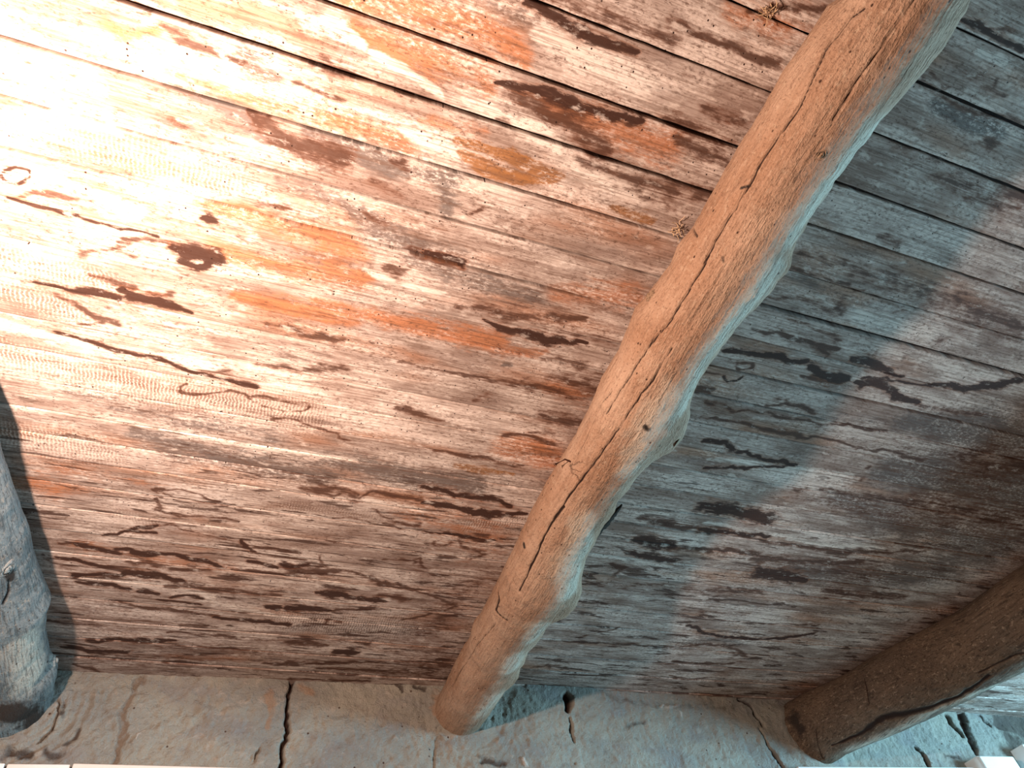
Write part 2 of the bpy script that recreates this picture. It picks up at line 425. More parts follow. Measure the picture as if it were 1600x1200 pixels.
'left': [[1235,1261,1287,1313,1339,1365,1391,1417,1443,1469,1495,1521,1547,1573,1599,1625,1651,1677,1703,1729,1755,1781,1807,1833,1859,1885,1911,1937,1963,1989,2015,2041,2067,2093,2119,2145,2171,2197,2223,2249,2275,2301,2327,2353,2379,2405,2431,2457,2483,2509,2535,2561],[-716,-716,-716,-716,-716,-716,-715,-711,-707,-704,-700,-696,-693,-691,-688,-683,-678,-675,-673,-671,-670,-667,-663,-659,-655,-651,-645,-640,-645,-654,-658,-660,-662,-663,-663,-663,-663,-662,-663,-665,-666,-653,-648,-650,-653,-658,-659,-660,-660,-661,-661,-663],[114,114,114,114,114,114,114,114,114,114,114,114,114,114,114,114,114,114,114,114,114,114,114,114,114,114,114,114,114,114,114,114,114,114,114,114,114,114,114,114,114,114,114,114,114,114,114,114,114,114,114,114]],
'cl': """C1,-39,-61.0,1.5,-24,-66.7,1.5,32,-69.5,2.0,70,-63.6,2.0,128,-55.8,2.6,213,-58.2,3.1,282,-56.3,4.1,396,-58.1,4.2,449,-55.7,4.3,430,-55.1,3.2,580,-49.0,3.3,582,-48.1,3.9,707,-56.6,4.0,782,-61.2,3.5,875,-65.1,2.4
C0.7,622,-56.3,1.7,679,-53.8,1.7
C1,637,-28.6,1.7,710,-29.2,2.3,833,-39.0,3.0,962,-43.9,4.4,1109,-46.6,5.9,1254,-50.4,6.2,1193,-46.0,6.1,1289,-49.9,7.0,1421,-48.7,7.4,1550,-50.1,5.5
C0.8,813,-73.1,1.5,879,-80.1,1.8,997,-75.4,1.9,1097,-73.4,1.9
C0.7,1547,-67.7,3.1,1627,-67.7,3.9
C0.9,-75,-23.9,2.1,-6,-24.3,2.1,67,-22.8,2.1,121,-20.6,1.6
C0.8,1756,-57.3,3.3,1871,-64.2,4.3,2084,-74.1,4.6,2221,-74.1,4.8
C1,1647,-98.4,4.6,1664,-75.5,12.7,1715,-70.4,11.3,1702,-43.3,6.7
C0.7,2079,-100.1,8.8,2090,-89.9,7.2
C0.6,2303,-88.1,5.8,2305,-74.4,5.9
C1,417,-108.0,4.1,417,-85.7,6.2
D0.8,181,-11.8,7.4,177,-5.2,7.5
D0.7,418,-40.3,7.5,424,-36.5,6.5
D0.8,1414,-80.5,8.6,1416,-74.8,7.2
D0.7,844,-12.5,10.0,848,-8.5,8.7
D0.8,291,-63.7,3.6,279,-55.6,4.7
D0.6,1088,-18.3,10.7,1080,-10.0,8.0
G0.8,120,37.2,38.1,231,29.1,38.2,323,22.6,44.2
G0.8,402,22.8,33.6,454,25.6,39.7,556,18.7,28.9,659,16.1,29.6,786,31.0,24.8
G0.8,754,2.8,48.6,893,-9.8,38.0,998,3.1,32.9
G1,1208,-6.8,35.1,1311,10.8,36.8,1401,9.6,45.9,1499,27.4,32.0
G1,1674,6.4,34.1,1770,16.6,26.3
G1,1878,9.9,36.3,1953,16.4,37.2
G0.7,2155,23.8,59.7,2276,6.8,41.4""".split("\n"),
'rl': """C0.8,2021,-107.0,7.1,2031,-86.0,7.3,2055,-68.4,7.6
C0.7,2265,-122.2,7.1
C0.7,2301,-68.1,7.8,2380,-19.2,8.6
C0.9,2303,-33.1,12.4,2200,-30.6,24.8,2058,-40.3,40.2,1934,-23.4,49.0,1804,-13.2,32.8,1658,-28.0,19.9
C0.8,1667,-39.6,11.7,1593,-38.8,11.6,1497,-32.7,11.7
D0.8,2359,-103.2,36.8,2355,-79.2,30.7
G0.7,1693,7.6,20.6,1856,-12.1,32.9,2084,-6.0,33.7,2279,-6.4,34.1
O0.9,1515,-106.6,67.6,1318,-101.7,83.5
O0.8,1761,-121.8,67.8,1868,-122.4,68.2
O0.8,1722,-48.0,46.3,1700,-41.7,38.9""".split("\n"),
'll': """D0.9,1685,57.0,18.7,1726,58.0,14.2
C0.9,1722,55.6,4.7,1767,51.7,9.7,1802,41.3,9.9
C0.6,1507,105.2,4.1,1635,99.5,4.4,1798,111.1,4.6
C0.5,1516,79.4,4.3,1644,72.7,4.5
C0.6,1792,83.7,4.7,1814,81.6,4.7
C0.6,1906,42.8,5.1,2113,47.2,5.5
D0.9,2314,18.9,45.5,2429,51.4,55.0,2540,58.8,31.4
C0.8,2208,93.2,8.1,2254,95.5,8.2
G0.9,2000,55.9,52.5,2226,61.3,56.4""".split("\n")}
# ---------------------------------------------------------------- helpers
class NT:
    def __init__(s, name):
        s.m = bpy.data.materials.new(name); s.m.use_nodes = True; s.t = s.m.node_tree
        s.b = s.t.nodes['Principled BSDF']; s.b.inputs['Roughness'].default_value = .85
        s.b.inputs['Specular IOR Level'].default_value = .25
    def set(s, sock, v):
        if hasattr(v, 'is_output') or isinstance(v, bpy.types.NodeSocket): s.t.links.new(v, sock)
        else: sock.default_value = v
    def attr(s, name):
        n = s.t.nodes.new('ShaderNodeAttribute'); n.attribute_name = name; return n
    def sep(s, v):
        n = s.t.nodes.new('ShaderNodeSeparateXYZ'); s.set(n.inputs[0], v); return n.outputs
    def comb(s, x, y, z):
        n = s.t.nodes.new('ShaderNodeCombineXYZ')
        for i, v in enumerate((x, y, z)): s.set(n.inputs[i], v)
        return n.outputs[0]
    def m_(s, op, a, b=0., c=0., clamp=False):
        n = s.t.nodes.new('ShaderNodeMath'); n.operation = op; n.use_clamp = clamp
        for i, v in enumerate((a, b, c)):
            s.set(n.inputs[i], v)
        return n.outputs[0]
    def noise(s, vec, scale=1., detail=6., rough=.6, dist=0.):
        n = s.t.nodes.new('ShaderNodeTexNoise'); s.set(n.inputs['Vector'], vec)
        n.inputs['Scale'].default_value = scale; n.inputs['Detail'].default_value = detail
        n.inputs['Roughness'].default_value = rough; n.inputs['Distortion'].default_value = dist
        return n.outputs[0]
    def vor(s, vec, scale=1.):
        n = s.t.nodes.new('ShaderNodeTexVoronoi'); s.set(n.inputs['Vector'], vec); n.inputs['Scale'].default_value = scale
        return n.outputs['Distance'], n.outputs['Color']
    def ss(s, v, a, b, lo=0., hi=1.):
        n = s.t.nodes.new('ShaderNodeMapRange'); n.interpolation_type = 'SMOOTHSTEP'
        s.set(n.inputs[0], v); n.inputs[1].default_value = a; n.inputs[2].default_value = b
        n.inputs[3].default_value = lo; n.inputs[4].default_value = hi
        return n.outputs[0]
    def mix(s, f, a, b):
        n = s.t.nodes.new('ShaderNodeMix'); n.data_type = 'RGBA'
        s.set(n.inputs[0], f); s.set(n.inputs[6], a); s.set(n.inputs[7], b); return n.outputs[2]
    def bump(s, h, dist, strength=1.):
        n = s.t.nodes.new('ShaderNodeBump'); n.inputs['Strength'].default_value = strength
        n.inputs['Distance'].default_value = dist; s.set(n.inputs['Height'], h)
        s.t.links.new(n.outputs[0], s.b.inputs['Normal'])
    def color(s, c): s.set(s.b.inputs['Base Color'], c)
def pos(nt):
    n = nt.t.nodes.new('ShaderNodeNewGeometry'); return n.outputs['Position']
def mesh_np(name, V, F, mat, parent=None, smooth=True, attrs=None):
    me = bpy.data.meshes.new(name); V = np.asarray(V, np.float32); F = np.asarray(F, np.int32)
    me.vertices.add(len(V)); me.vertices.foreach_set('co', V.ravel())
    me.loops.add(F.size); me.loops.foreach_set('vertex_index', F.ravel())
    me.polygons.add(len(F)); me.polygons.foreach_set('loop_start', np.arange(0, F.size, F.shape[1], dtype=np.int32))
    me.update(calc_edges=True)
    if smooth: me.polygons.foreach_set('use_smooth', np.ones(len(F), bool))
    for k, a in (attrs or {}).items():
        a = np.asarray(a, np.float32)
        if a.ndim == 1:
            me.attributes.new(k, 'FLOAT', 'POINT').data.foreach_set('value', a)
        else:
            me.attributes.new(k, 'FLOAT_VECTOR', 'POINT').data.foreach_set('vector', a.ravel())
    me.materials.append(mat)
    o = bpy.data.objects.new(name, me); C.objects.link(o)
    if parent: o.parent = parent
    return o
def grid_faces(nr, nc, off=0):
    i = (np.arange(nr-1)[:, None]*nc + np.arange(nc-1)[None, :]).ravel() + off
    return np.stack([i, i+1, i+nc+1, i+nc], 1)
def tag(o, label=None, cat=None, group=None, kind=None):
    for k, v in (('label', label), ('category', cat), ('group', group), ('kind', kind)):
        if v: o[k] = v
    return o
def vnoise(x, y, seed, per=1.):
    # smooth 2-D value noise in numpy
    r = np.random.default_rng(seed); T = r.random((256, 256))
    x = np.asarray(x)/per; y = np.asarray(y)/per
    xi = np.floor(x).astype(int); yi = np.floor(y).astype(int); fx = x-xi; fy = y-yi
    fx = fx*fx*(3-2*fx); fy = fy*fy*(3-2*fy)
    g = lambda a, b: T[a % 256, b % 256]
    return (g(xi, yi)*(1-fx)+g(xi+1, yi)*fx)*(1-fy)+(g(xi, yi+1)*(1-fx)+g(xi+1, yi+1)*fx)*fy
def fbm(x, y, seed, per, oct=4):
    s = 0; a = 1; t = 0
    for k in range(oct): s = s+a*vnoise(x, y, seed+k, per/2**k); t += a; a *= .5
    return s/t
def stroke(F, X, Y, pts, strength, slope=.5):
    # pts (n,3) x, y, radius in metres; writes max into F on the regular grid X[ix], Y[iy]
    n = len(pts)
    segs = [(pts[i], pts[i+1]) for i in range(n-1)] if n > 1 else [(pts[0], pts[0])]
    for a, b in segs:
        R = 2*max(a[2], b[2])
        x0, x1 = min(a[0], b[0])-R, max(a[0], b[0])+R; y0, y1 = min(a[1], b[1])-R, max(a[1], b[1])+R
        i0, i1 = np.searchsorted(X, (x0, x1)); j0, j1 = np.searchsorted(Y, (y0, y1))
        if i1 <= i0 or j1 <= j0: continue
        gx = X[i0:i1][None, :]; gy = Y[j0:j1][:, None]
        dx, dy = b[0]-a[0], b[1]-a[1]; L = dx*dx+dy*dy
        t = np.clip(((gx-a[0])*dx+(gy-a[1])*dy)/L, 0, 1) if L > 1e-12 else np.zeros_like(gx*gy)
        dd = np.hypot(gx-a[0]-t*dx, gy-a[1]-t*dy); r = a[2]+t*(b[2]-a[2])
        v = strength*np.clip(1-slope*dd/r, 0, 1)
        sub = F[j0:j1, i0:i1]; np.maximum(sub, v, out=sub)
def parse(l):
    a = l.split(','); k = a[0][0]; s = float(a[0][1:]); v = np.array([float(q) for q in a[1:]]).reshape(-1, 3)
    return k, s, v
def bilin(F, X, Y, x, y):
    fx = np.clip((x-X[0])/(X[1]-X[0]), 0, len(X)-1.001); fy = np.clip((y-Y[0])/(Y[1]-Y[0]), 0, len(Y)-1.001)
    i = fx.astype(int); j = fy.astype(int); u = fx-i; v = fy-j
    return (F[j, i]*(1-u)+F[j, i+1]*u)*(1-v)+(F[j+1, i]*(1-u)+F[j+1, i+1]*u)*v
# ---------------------------------------------------------------- materials
def mat_boards():
    n = NT('limewashed_boards'); P = pos(n); x, y, z = n.sep(P)
    bid = n.attr('board').outputs['Fac']
    off = n.m_('MULTIPLY', bid, 37.)
    A = n.attr('stainA').outputs['Vector']; B = n.attr('stain_shadeB').outputs['Vector']
    aD, aO, aW = n.sep(A); aG, aY, aS = n.sep(B)
    xo = n.m_('ADD', x, off)
    def v(sx, sy): return n.comb(n.m_('MULTIPLY', xo, sx), n.m_('MULTIPLY', y, sy), off)
    def vi(sx, sy): return n.comb(n.m_('MULTIPLY', x, sx), n.m_('MULTIPLY', y, sy), 0.)
    blot = n.noise(v(4, 14), 1, 8, .62, .3)
    blot2 = n.noise(vi(9, 26), 1, 7, .62, .4)
    fine = n.noise(vi(40, 90), 1, 6, .7)
    grain = n.noise(v(6, 190), 1, 4, .6, .6)
    rings = n.noise(v(3, 45), 1, 2, .5, .5)
    strk = n.noise(vi(7, 110), 1, 5, .65, .4)
    crust = n.noise(vi(75, 150), 1, 5, .72)
    ring = n.m_('FRACT', n.m_('MULTIPLY', rings, 14.))
    ringd = n.m_('ABSOLUTE', n.m_('SUBTRACT', ring, .5))
    c = n.mix(n.ss(blot, .3, .7), srgb(138, 118, 108), srgb(214, 200, 190))
    c = n.mix(n.m_('MULTIPLY', n.ss(n.noise(v(2.5, 9), 1, 3, .5), .52, .72), .55), c, srgb(176, 124, 90))
    c = n.mix(n.m_('MULTIPLY', n.ss(n.noise(v(3.1, 11), 1.3, 5, .6), .55, .75), .5), c, srgb(128, 114, 110))
    def amount(a, k=.7, lo=.36, hi=.6, nz=blot2):
        s = n.m_('ADD', a, n.m_('MULTIPLY', n.m_('SUBTRACT', nz, .5), k))
        s = n.m_('ADD', s, n.m_('ADD', n.m_('MULTIPLY', n.m_('SUBTRACT', fine, .5), .9), n.m_('MULTIPLY', n.m_('SUBTRACT', strk, .5), .6)))
        return n.ss(s, lo, hi)
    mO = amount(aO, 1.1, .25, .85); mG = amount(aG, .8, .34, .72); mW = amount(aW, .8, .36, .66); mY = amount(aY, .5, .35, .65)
    c = n.mix(n.m_('MULTIPLY', mO, .82), c, srgb(176, 112, 70))
    c = n.mix(n.m_('MULTIPLY', mG, .8), c, srgb(90, 84, 82))  # grey mould; the broad strokes on the right-hand boards are painted shade
    c = n.mix(n.m_('MULTIPLY', mW, .8), c, srgb(226, 216, 206))
    c = n.mix(n.m_('MULTIPLY', mY, .85), c, srgb(146, 96, 44))
    # lime left in the pores: pale crust, broken along the grain
    cr = n.m_('MULTIPLY', n.ss(crust, .5, .62), n.ss(blot, .42, .62))
    c = n.mix(n.m_('MULTIPLY', cr, .75), c, srgb(226, 216, 208))
    dk = n.m_('MULTIPLY', n.ss(crust, .5, .36), n.ss(blot2, .62, .42))
    c = n.mix(n.m_('MULTIPLY', dk, .75), c, srgb(84, 60, 48))
    # grain
    c = n.mix(n.m_('MULTIPLY', n.ss(grain, .55, .38), .5), c, srgb(98, 72, 56))
    c = n.mix(n.m_('MULTIPLY', n.m_('MULTIPLY', n.ss(ringd, .12, .0), n.ss(blot, .62, .4)), .35), c, srgb(96, 66, 50))
    # saw marks: pale dashes across the board
    saw = n.m_('SINE', n.m_('ADD', n.m_('MULTIPLY', x, 760.), n.m_('MULTIPLY', n.noise(vi(14, 60), 1, 4, .6), 16.)))
    sm = n.m_('MULTIPLY', n.ss(saw, .0, .8), n.ss(n.m_('ADD', n.noise(vi(30, 240), 1, 3, .6), n.m_('MULTIPLY', aS, .22)), .55, .68))
    c = n.mix(n.m_('MULTIPLY', sm, n.m_('ADD', n.m_('MULTIPLY', aS, .6), .08)), c, srgb(226, 208, 194))
    sd = n.m_('MULTIPLY', n.m_('MULTIPLY', n.ss(saw, .0, -.8), n.ss(fine, .45, .6)), n.m_('MULTIPLY', aS, .45))
    c = n.mix(sd, c, srgb(128, 88, 70))
    # dark rot stains with crisp, wandering edges and a tide line just outside, plus painted shade
    w1 = n.noise(vi(22, 70), 1, 5, .6, .3)
    aE = n.attr('rot_shade').outputs['Fac']
    sE = n.m_('ADD', aE, n.m_('ADD', n.m_('MULTIPLY', n.m_('SUBTRACT', blot2, .5), .9), n.m_('ADD', n.m_('MULTIPLY', n.m_('SUBTRACT', fine, .5), 1.0), n.m_('MULTIPLY', n.m_('SUBTRACT', strk, .5), 1.0))))
    c = n.mix(n.ss(sE, .22, .72, 0., .62), c, srgb(112, 70, 48))  # soft rot; the broad weak strokes paint lamp falloff near the wall
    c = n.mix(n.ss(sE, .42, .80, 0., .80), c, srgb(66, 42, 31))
    sD = n.m_('ADD', aD, n.m_('ADD', n.m_('MULTIPLY', n.m_('SUBTRACT', w1, .5), .9), n.m_('ADD', n.m_('MULTIPLY', n.m_('SUBTRACT', fine, .5), .9), n.m_('MULTIPLY', n.m_('SUBTRACT', strk, .5), 1.0))))
    mD = n.ss(sD, .40, .62)
    halo = n.m_('MULTIPLY', n.ss(sD, .16, .42), .38)
    c = n.mix(halo, c, srgb(132, 84, 56))
    c = n.mix(n.m_('MULTIPLY', mD, n.ss(aD, .2, .75, .72, .97)), c, srgb(56, 33, 24))
    # scattered natural rot, thin black tide lines
    far = n.ss(n.m_('ADD', y, n.m_('MULTIPLY', n.m_('SUBTRACT', blot, .5), 1.2)), .9, 1.7)
    w2 = n.noise(v(6, 38), 1, 6, .62, .5)
    rot_shade = n.m_('MULTIPLY', n.ss(n.m_('ADD', w2, n.m_('MULTIPLY', far, .045)), .60, .66), n.m_('ADD', .28, n.m_('MULTIPLY', far, .62)))
    c = n.mix(rot_shade, c, srgb(66, 42, 32))
    c = n.mix(n.m_('MULTIPLY', n.ss(strk, .56, .68), n.m_('ADD', .15, n.m_('MULTIPLY', far, .7))), c, srgb(70, 46, 36))
    c = n.mix(n.m_('MULTIPLY', n.ss(n.noise(vi(16, 34), 1, 6, .7), .56, .70), .6), c, srgb(218, 206, 196))
    c = n.mix(n.m_('MULTIPLY', n.ss(n.noise(vi(17, 60), 1.3, 6, .7), .55, .68), .5), c, srgb(92, 66, 54))
    w3 = n.noise(vi(5, 17), 1, 5, .6, .6)
    tl = n.m_('MULTIPLY', n.ss(n.m_('ABSOLUTE', n.m_('SUBTRACT', w3, .56)), .006, .001), n.ss(blot2, .48, .6))
    c = n.mix(n.m_('MULTIPLY', tl, .8), c, srgb(70, 44, 34))
    # worm holes and nail pits
    dv, cv = n.vor(vi(75, 75)); pick = n.sep(cv)[0]
    hole = n.m_('MULTIPLY', n.ss(dv, .16, .10), n.m_('MULTIPLY', n.m_('GREATER_THAN', pick, .72), n.ss(blot, .46, .54)))
    c = n.mix(hole, c, srgb(50, 30, 22))
    # board to board tone
    bc = n.m_('FRACT', n.m_('MULTIPLY', bid, 7.77))
    hsv = n.t.nodes.new('ShaderNodeHueSaturation'); n.set(hsv.inputs['Color'], c)
    n.set(hsv.inputs['Value'], n.m_('ADD', .88, n.m_('MULTIPLY', bc, .22))); hsv.inputs['Saturation'].default_value = 1.0
    n.color(hsv.outputs[0])
    h = n.m_('ADD', n.m_('MULTIPLY', grain, .5), n.m_('ADD', n.m_('MULTIPLY', crust, .5), n.m_('MULTIPLY', hole, -2.)))
    h = n.m_('ADD', h, n.m_('MULTIPLY', saw, n.m_('MULTIPLY', aS, .12)))
    n.bump(h, .0016, .8)
    return n.m
def mat_log(name, base, pale, dark, streak, grime=.5):
    n = NT(name); P = n.t.nodes.new('ShaderNodeTexCoord').outputs['Object']; x, y, z = n.sep(P)
    M_ = n.attr('marks').outputs['Vector']; aC, aD, aG = n.sep(M_)
    v = lambda a, b: n.comb(n.m_('MULTIPLY', x, a), n.m_('MULTIPLY', y, b), n.m_('MULTIPLY', z, a))
    big = n.noise(v(9, 4), 1, 6, .6, .3); med = n.noise(v(40, 18), 1, 7, .68); fib = n.noise(v(160, 9), 1, 4, .6, .4); fin = n.noise(v(220, 160), 1, 3, .7)
    c = n.mix(n.ss(big, .3, .7), base, pale)
    c = n.mix(n.m_('MULTIPLY', n.ss(n.m_('ADD', aG, n.m_('MULTIPLY', n.m_('SUBTRACT', med, .5), 1.1)), .25, .75), .75), c, srgb(194, 184, 168))
    c = n.mix(n.m_('MULTIPLY', n.ss(med, .56, .68), grime), c, dark)
    c = n.mix(n.m_('MULTIPLY', n.ss(fib, .52, .36), streak), c, dark)
    c = n.mix(n.m_('MULTIPLY', n.ss(fin, .56, .66), .5), c, pale)
    c = n.mix(n.m_('MULTIPLY', n.ss(n.noise(v(90, 60), 1, 5, .7), .55, .68), .45), c, srgb(176, 156, 134))
    c = n.mix(n.m_('MULTIPLY', n.ss(fin, .44, .34), .6), c, dark)
    dv, cv = n.vor(v(62, 40)); pick = n.sep(cv)[0]
    c = n.mix(n.m_('MULTIPLY', n.ss(dv, .17, .08), n.m_('GREATER_THAN', pick, .78)), c, srgb(58, 38, 28))
    c = n.mix(n.ss(n.m_('ADD', aD, n.m_('MULTIPLY', n.m_('SUBTRACT', med, .5), .9)), .4, .7), c, srgb(50, 42, 37))
    c = n.mix(n.ss(aC, .35, .75), c, srgb(38, 24, 18))
    n.color(c)
    n.bump(n.m_('ADD', n.m_('MULTIPLY', med, 1.2), n.m_('ADD', n.m_('MULTIPLY', fib, .7), n.m_('MULTIPLY', fin, .5))), .006, 1.)
    return n.m
def mat_plaster():
    n = NT('old_clay_plaster'); P = pos(n); x, y, z = n.sep(P)
    A = n.attr('marks').outputs['Vector']; aC, aD, aO = n.sep(A); B = n.attr('marks_b').outputs['Vector']; aJ, aP, aZ = n.sep(B)
    v = lambda a, b: n.comb(n.m_('MULTIPLY', x, a), n.m_('MULTIPLY', y, a), n.m_('MULTIPLY', z, b))
    big = n.noise(v(3.2, 5), 1, 5, .6, .3); med = n.noise(v(24, 30), 1, 7, .68); fin = n.noise(v(160, 160), 1, 4, .7)
    c = n.mix(n.ss(big, .35, .65), srgb(140, 138, 131), srgb(160, 156, 144))
    c = n.mix(n.m_('MULTIPLY', n.ss(n.noise(v(5, 9), 1, 4, .6), .5, .68), .5), c, srgb(134, 131, 132))
    c = n.mix(n.m_('MULTIPLY', n.ss(med, .55, .7), .5), c, srgb(184, 174, 162))
    c = n.mix(n.m_('MULTIPLY', n.ss(med, .45, .3), .5), c, srgb(118, 106, 96))
    nz = n.m_('MULTIPLY', n.m_('SUBTRACT', med, .5), .9)
    c = n.mix(n.m_('MULTIPLY', n.ss(n.m_('ADD', aO, nz), .25, .7), .6), c, srgb(158, 122, 92))
    c = n.mix(n.m_('MULTIPLY', n.ss(n.m_('ADD', aJ, nz), .3, .5), .6), c, srgb(126, 112, 100))
    c = n.mix(n.m_('MULTIPLY', n.ss(n.m_('ADD', aP, nz), .3, .5), .7), c, srgb(206, 196, 186))
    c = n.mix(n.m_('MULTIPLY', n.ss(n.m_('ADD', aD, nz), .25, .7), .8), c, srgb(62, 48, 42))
    c = n.mix(n.m_('MULTIPLY', n.ss(fin, .42, .3), .3), c, srgb(110, 92, 80))
    dv, cv = n.vor(v(30, 30)); pick = n.sep(cv)[0]
    c = n.mix(n.m_('MULTIPLY', n.ss(dv, .14, .08), n.m_('GREATER_THAN', pick, .8)), c, srgb(84, 64, 54))
    c = n.mix(n.ss(aC, .45, .8), c, srgb(52, 34, 26))
    n.color(c)
    n.bump(n.m_('ADD', n.m_('MULTIPLY', med, 1.), n.m_('MULTIPLY', fin, .6)), .014, 1.)
    return n.m
def plain(name, col, rough=.5, var=.06, scale=20):
    n = NT(name); n.b.inputs['Roughness'].default_value = rough
    k = n.noise(pos(n), scale, 5, .6)
    dark = tuple(c*(1-var*3) for c in col[:3])+(1,)
    n.color(n.mix(n.ss(k, .35, .65), dark, col)); n.bump(k, .001, .3)
    return n.m
M_board = mat_boards(); M_plaster = mat_plaster()
M_white = plain('white_lacquer', srgb(232, 232, 230), .35, .01)
M_straw = plain('straw', srgb(206, 176, 140), .7)
M_rust = plain('rusty_iron', srgb(70, 42, 30), .8, .1, 60)
M_bark = plain('dark_bark', srgb(48, 40, 34), .95, .1, 60)
M_web = plain('dusty_cobweb', srgb(170, 168, 160), .9)
M_floor = plain('clay_floor', srgb(120, 104, 90), .9, .08, 4)
# ---------------------------------------------------------------- ceiling boards (one mesh: the planks are its pattern)
GX = np.arange(-.95, 4.4, .0035); GY = np.arange(-.32, 2.62, .0035)
FLD = {k: np.zeros((len(GY), len(GX)), np.float32) for k in 'DOWGYSE'}
rj = np.random.default_rng(5)
for l in DATA['stains_shade']:
    k, s, v = parse(l); v = v/1000.
    if k in 'DL' and len(v) > 1:      # wandering outline: subdivide and shake
        q = [v[0]]
        for a, b in zip(v[:-1], v[1:]):
            L = np.hypot(*(b-a)[:2]); m = max(1, int(L/.02))
            for t in range(1, m+1):
                p = a+(b-a)*t/m; r = p[2]
                if t < m: p = p+np.array([rj.normal()*.004, rj.normal()*min(.0045, .25*r+.0015), 0]); p[2] = r*rj.uniform(.72, 1.3)
                q.append(p)
        v = np.array(q)
    if k == 'L': k = 'D'; v[:, 2] = np.clip(v[:, 2]*.9, .0035, 1)
    if k == 'D' and s < .93: k = 'E'; v[:, 2] *= 1.15
    stroke(FLD[k], GX, GY, v, s, .5 if k in 'DE' else .42)
seams = [-1.95+.079*i for i in range(23)] + [-.145, -.06, .02, .106, .194, .272, .36, .438, .514, .592, .662, .737, .808, .875, .942, 1.012, 1.075, 1.133, 1.205, 1.28, 1.355, 1.43, 1.515, 1.598, 1.685, 1.77, 1.86, 1.96]
seams = [s for i, s in enumerate(seams) if not (i < 23 and s > -.2)]
gapL = {.106: 3, .194: 5, .272: 5, .36: 4.5, .438: 3.2, .514: 4.5, .592: 2}
gapR = {.02: 5, .106: 4, .194: 5, .272: 3, .36: 2, .438: 7, .592: 6.5, .514: 1.5}
def seam_y(s, x):
    k = np.clip((s-.35)/.5, 0, 1)*.013
    u = x/H
    return (s - k*np.clip(.5-u, 0, 1.2) - .012*np.clip((s-.4)/.3, 0, 1)*np.clip(u-.9, 0, 1.2))*H
colF = np.unique(np.concatenate([np.arange(-2.4, -.8, .08), np.arange(-.8, 1.6, .004), np.arange(1.6, 4.3, .007), np.arange(4.3, 5.31, .1)]))
colF = colF[np.concatenate([[True], np.diff(colF) > .002])]
colC = np.arange(-2.4, 5.31, .11)
V = []; F = []; at = {'board': [], 'stainA': [], 'stain_shadeB': [], 'rot_shade': []}; off = 0
rb = np.random.default_rng(11)
for bi in range(len(seams)-1):
    s0, s1 = seams[bi], seams[bi+1]; fine_ = s1 > -.2
    X = colF if fine_ else colC
    g = []
    for s in (s0, s1):
        a = gapL.get(s, 2.4 if s < .8 else 1.8)*1.4; b = gapR.get(s, 2.8)*1.35
        gg = (a+(b-a)*np.clip((X-.6)/.6, 0, 1))*(.75+.5*vnoise(X, X*0, int(abs(s)*999), .35))/1000.
        g.append(gg)
    jag0 = (vnoise(X, X*0+3.3, bi*7+1, .03)-.5)*.0016; jag1 = (vnoise(X, X*0+7.7, (bi+1)*7+1, .03)-.5)*.0016
    ya = seam_y(s0, X)+g[0]/2+jag0; yb = seam_y(s1, X)-g[1]/2-jag1
    nr = max(4, int((s1-s0)*H/.0042)) if fine_ else 3
    t = np.concatenate([[0, 0, .012], np.linspace(.03, .97, nr), [.988, 1, 1]])
    zz = np.concatenate([[.02, .0012, .0003], np.zeros(nr), [.0003, .0012, .02]])
    Yg = ya[None]+(yb-ya)[None]*t[:, None]; Xg = np.broadcast_to(X, Yg.shape)
    dz = rb.uniform(-.0015, .0012); tilt = rb.uniform(-.0014, .0014)
    Zg = CZ+zz[:, None]+dz+tilt*(t[:, None]-.5)*2+.0012*(fbm(Xg, Yg, 31, .25, 2)-.5)
    V.append(np.stack([Xg, Yg, Zg], -1).reshape(-1, 3)); F.append(grid_faces(len(t), len(X), off)[:, ::-1]); off += Yg.size
    at['board'].append(np.full(Yg.size, (bi*.6180339) % 1))
    fx, fy = Xg.ravel(), Yg.ravel()
    if fine_:
        q0 = fx*.3
        dx_ = (fbm(q0, fy, 201, .06, 4)-.5)*.10; dy_ = (fbm(q0, fy, 221, .045, 4)-.5)*.020
        dh = (fbm(fx*.5, fy, 241, .02, 3)-.5)*.007
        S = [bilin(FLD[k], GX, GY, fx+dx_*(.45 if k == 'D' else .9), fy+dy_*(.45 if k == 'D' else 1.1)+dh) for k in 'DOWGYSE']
        ins = (fx > GX[1]) & (fx < GX[-2]) & (fy > GY[1]) & (fy < GY[-2])
        S = [q*ins for q in S]
    else: S = [np.zeros(Yg.size)]*7
    at['stainA'].append(np.stack(S[:3], -1)); at['stain_shadeB'].append(np.stack(S[3:6], -1)); at['rot_shade'].append(S[6])
# felt / roof boards above the gaps close the ceiling
back = np.array([[-2.4, -2.6, CZ+.021], [5.3, -2.6, CZ+.021], [5.3, 2.62, CZ+.021], [-2.4, 2.62, CZ+.021], [-2.4, -2.6, CZ+.06], [5.3, -2.6, CZ+.06], [5.3, 2.62, CZ+.06], [-2.4, 2.62, CZ+.06]])
V.append(back); F.append(np.array([[0, 3, 2, 1], [4, 5, 6, 7], [0, 1, 5, 4], [2, 3, 7, 6], [1, 2, 6, 5], [3, 0, 4, 7]])+off)
at['board'].append(np.zeros(8)); at['stainA'].append(np.tile([1., 0, 0], (8, 1))); at['stain_shadeB'].append(np.zeros((8, 3))); at['rot_shade'].append(np.zeros(8))
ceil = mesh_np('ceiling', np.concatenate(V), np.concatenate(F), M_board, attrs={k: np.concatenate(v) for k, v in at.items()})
tag(ceil, kind='structure')
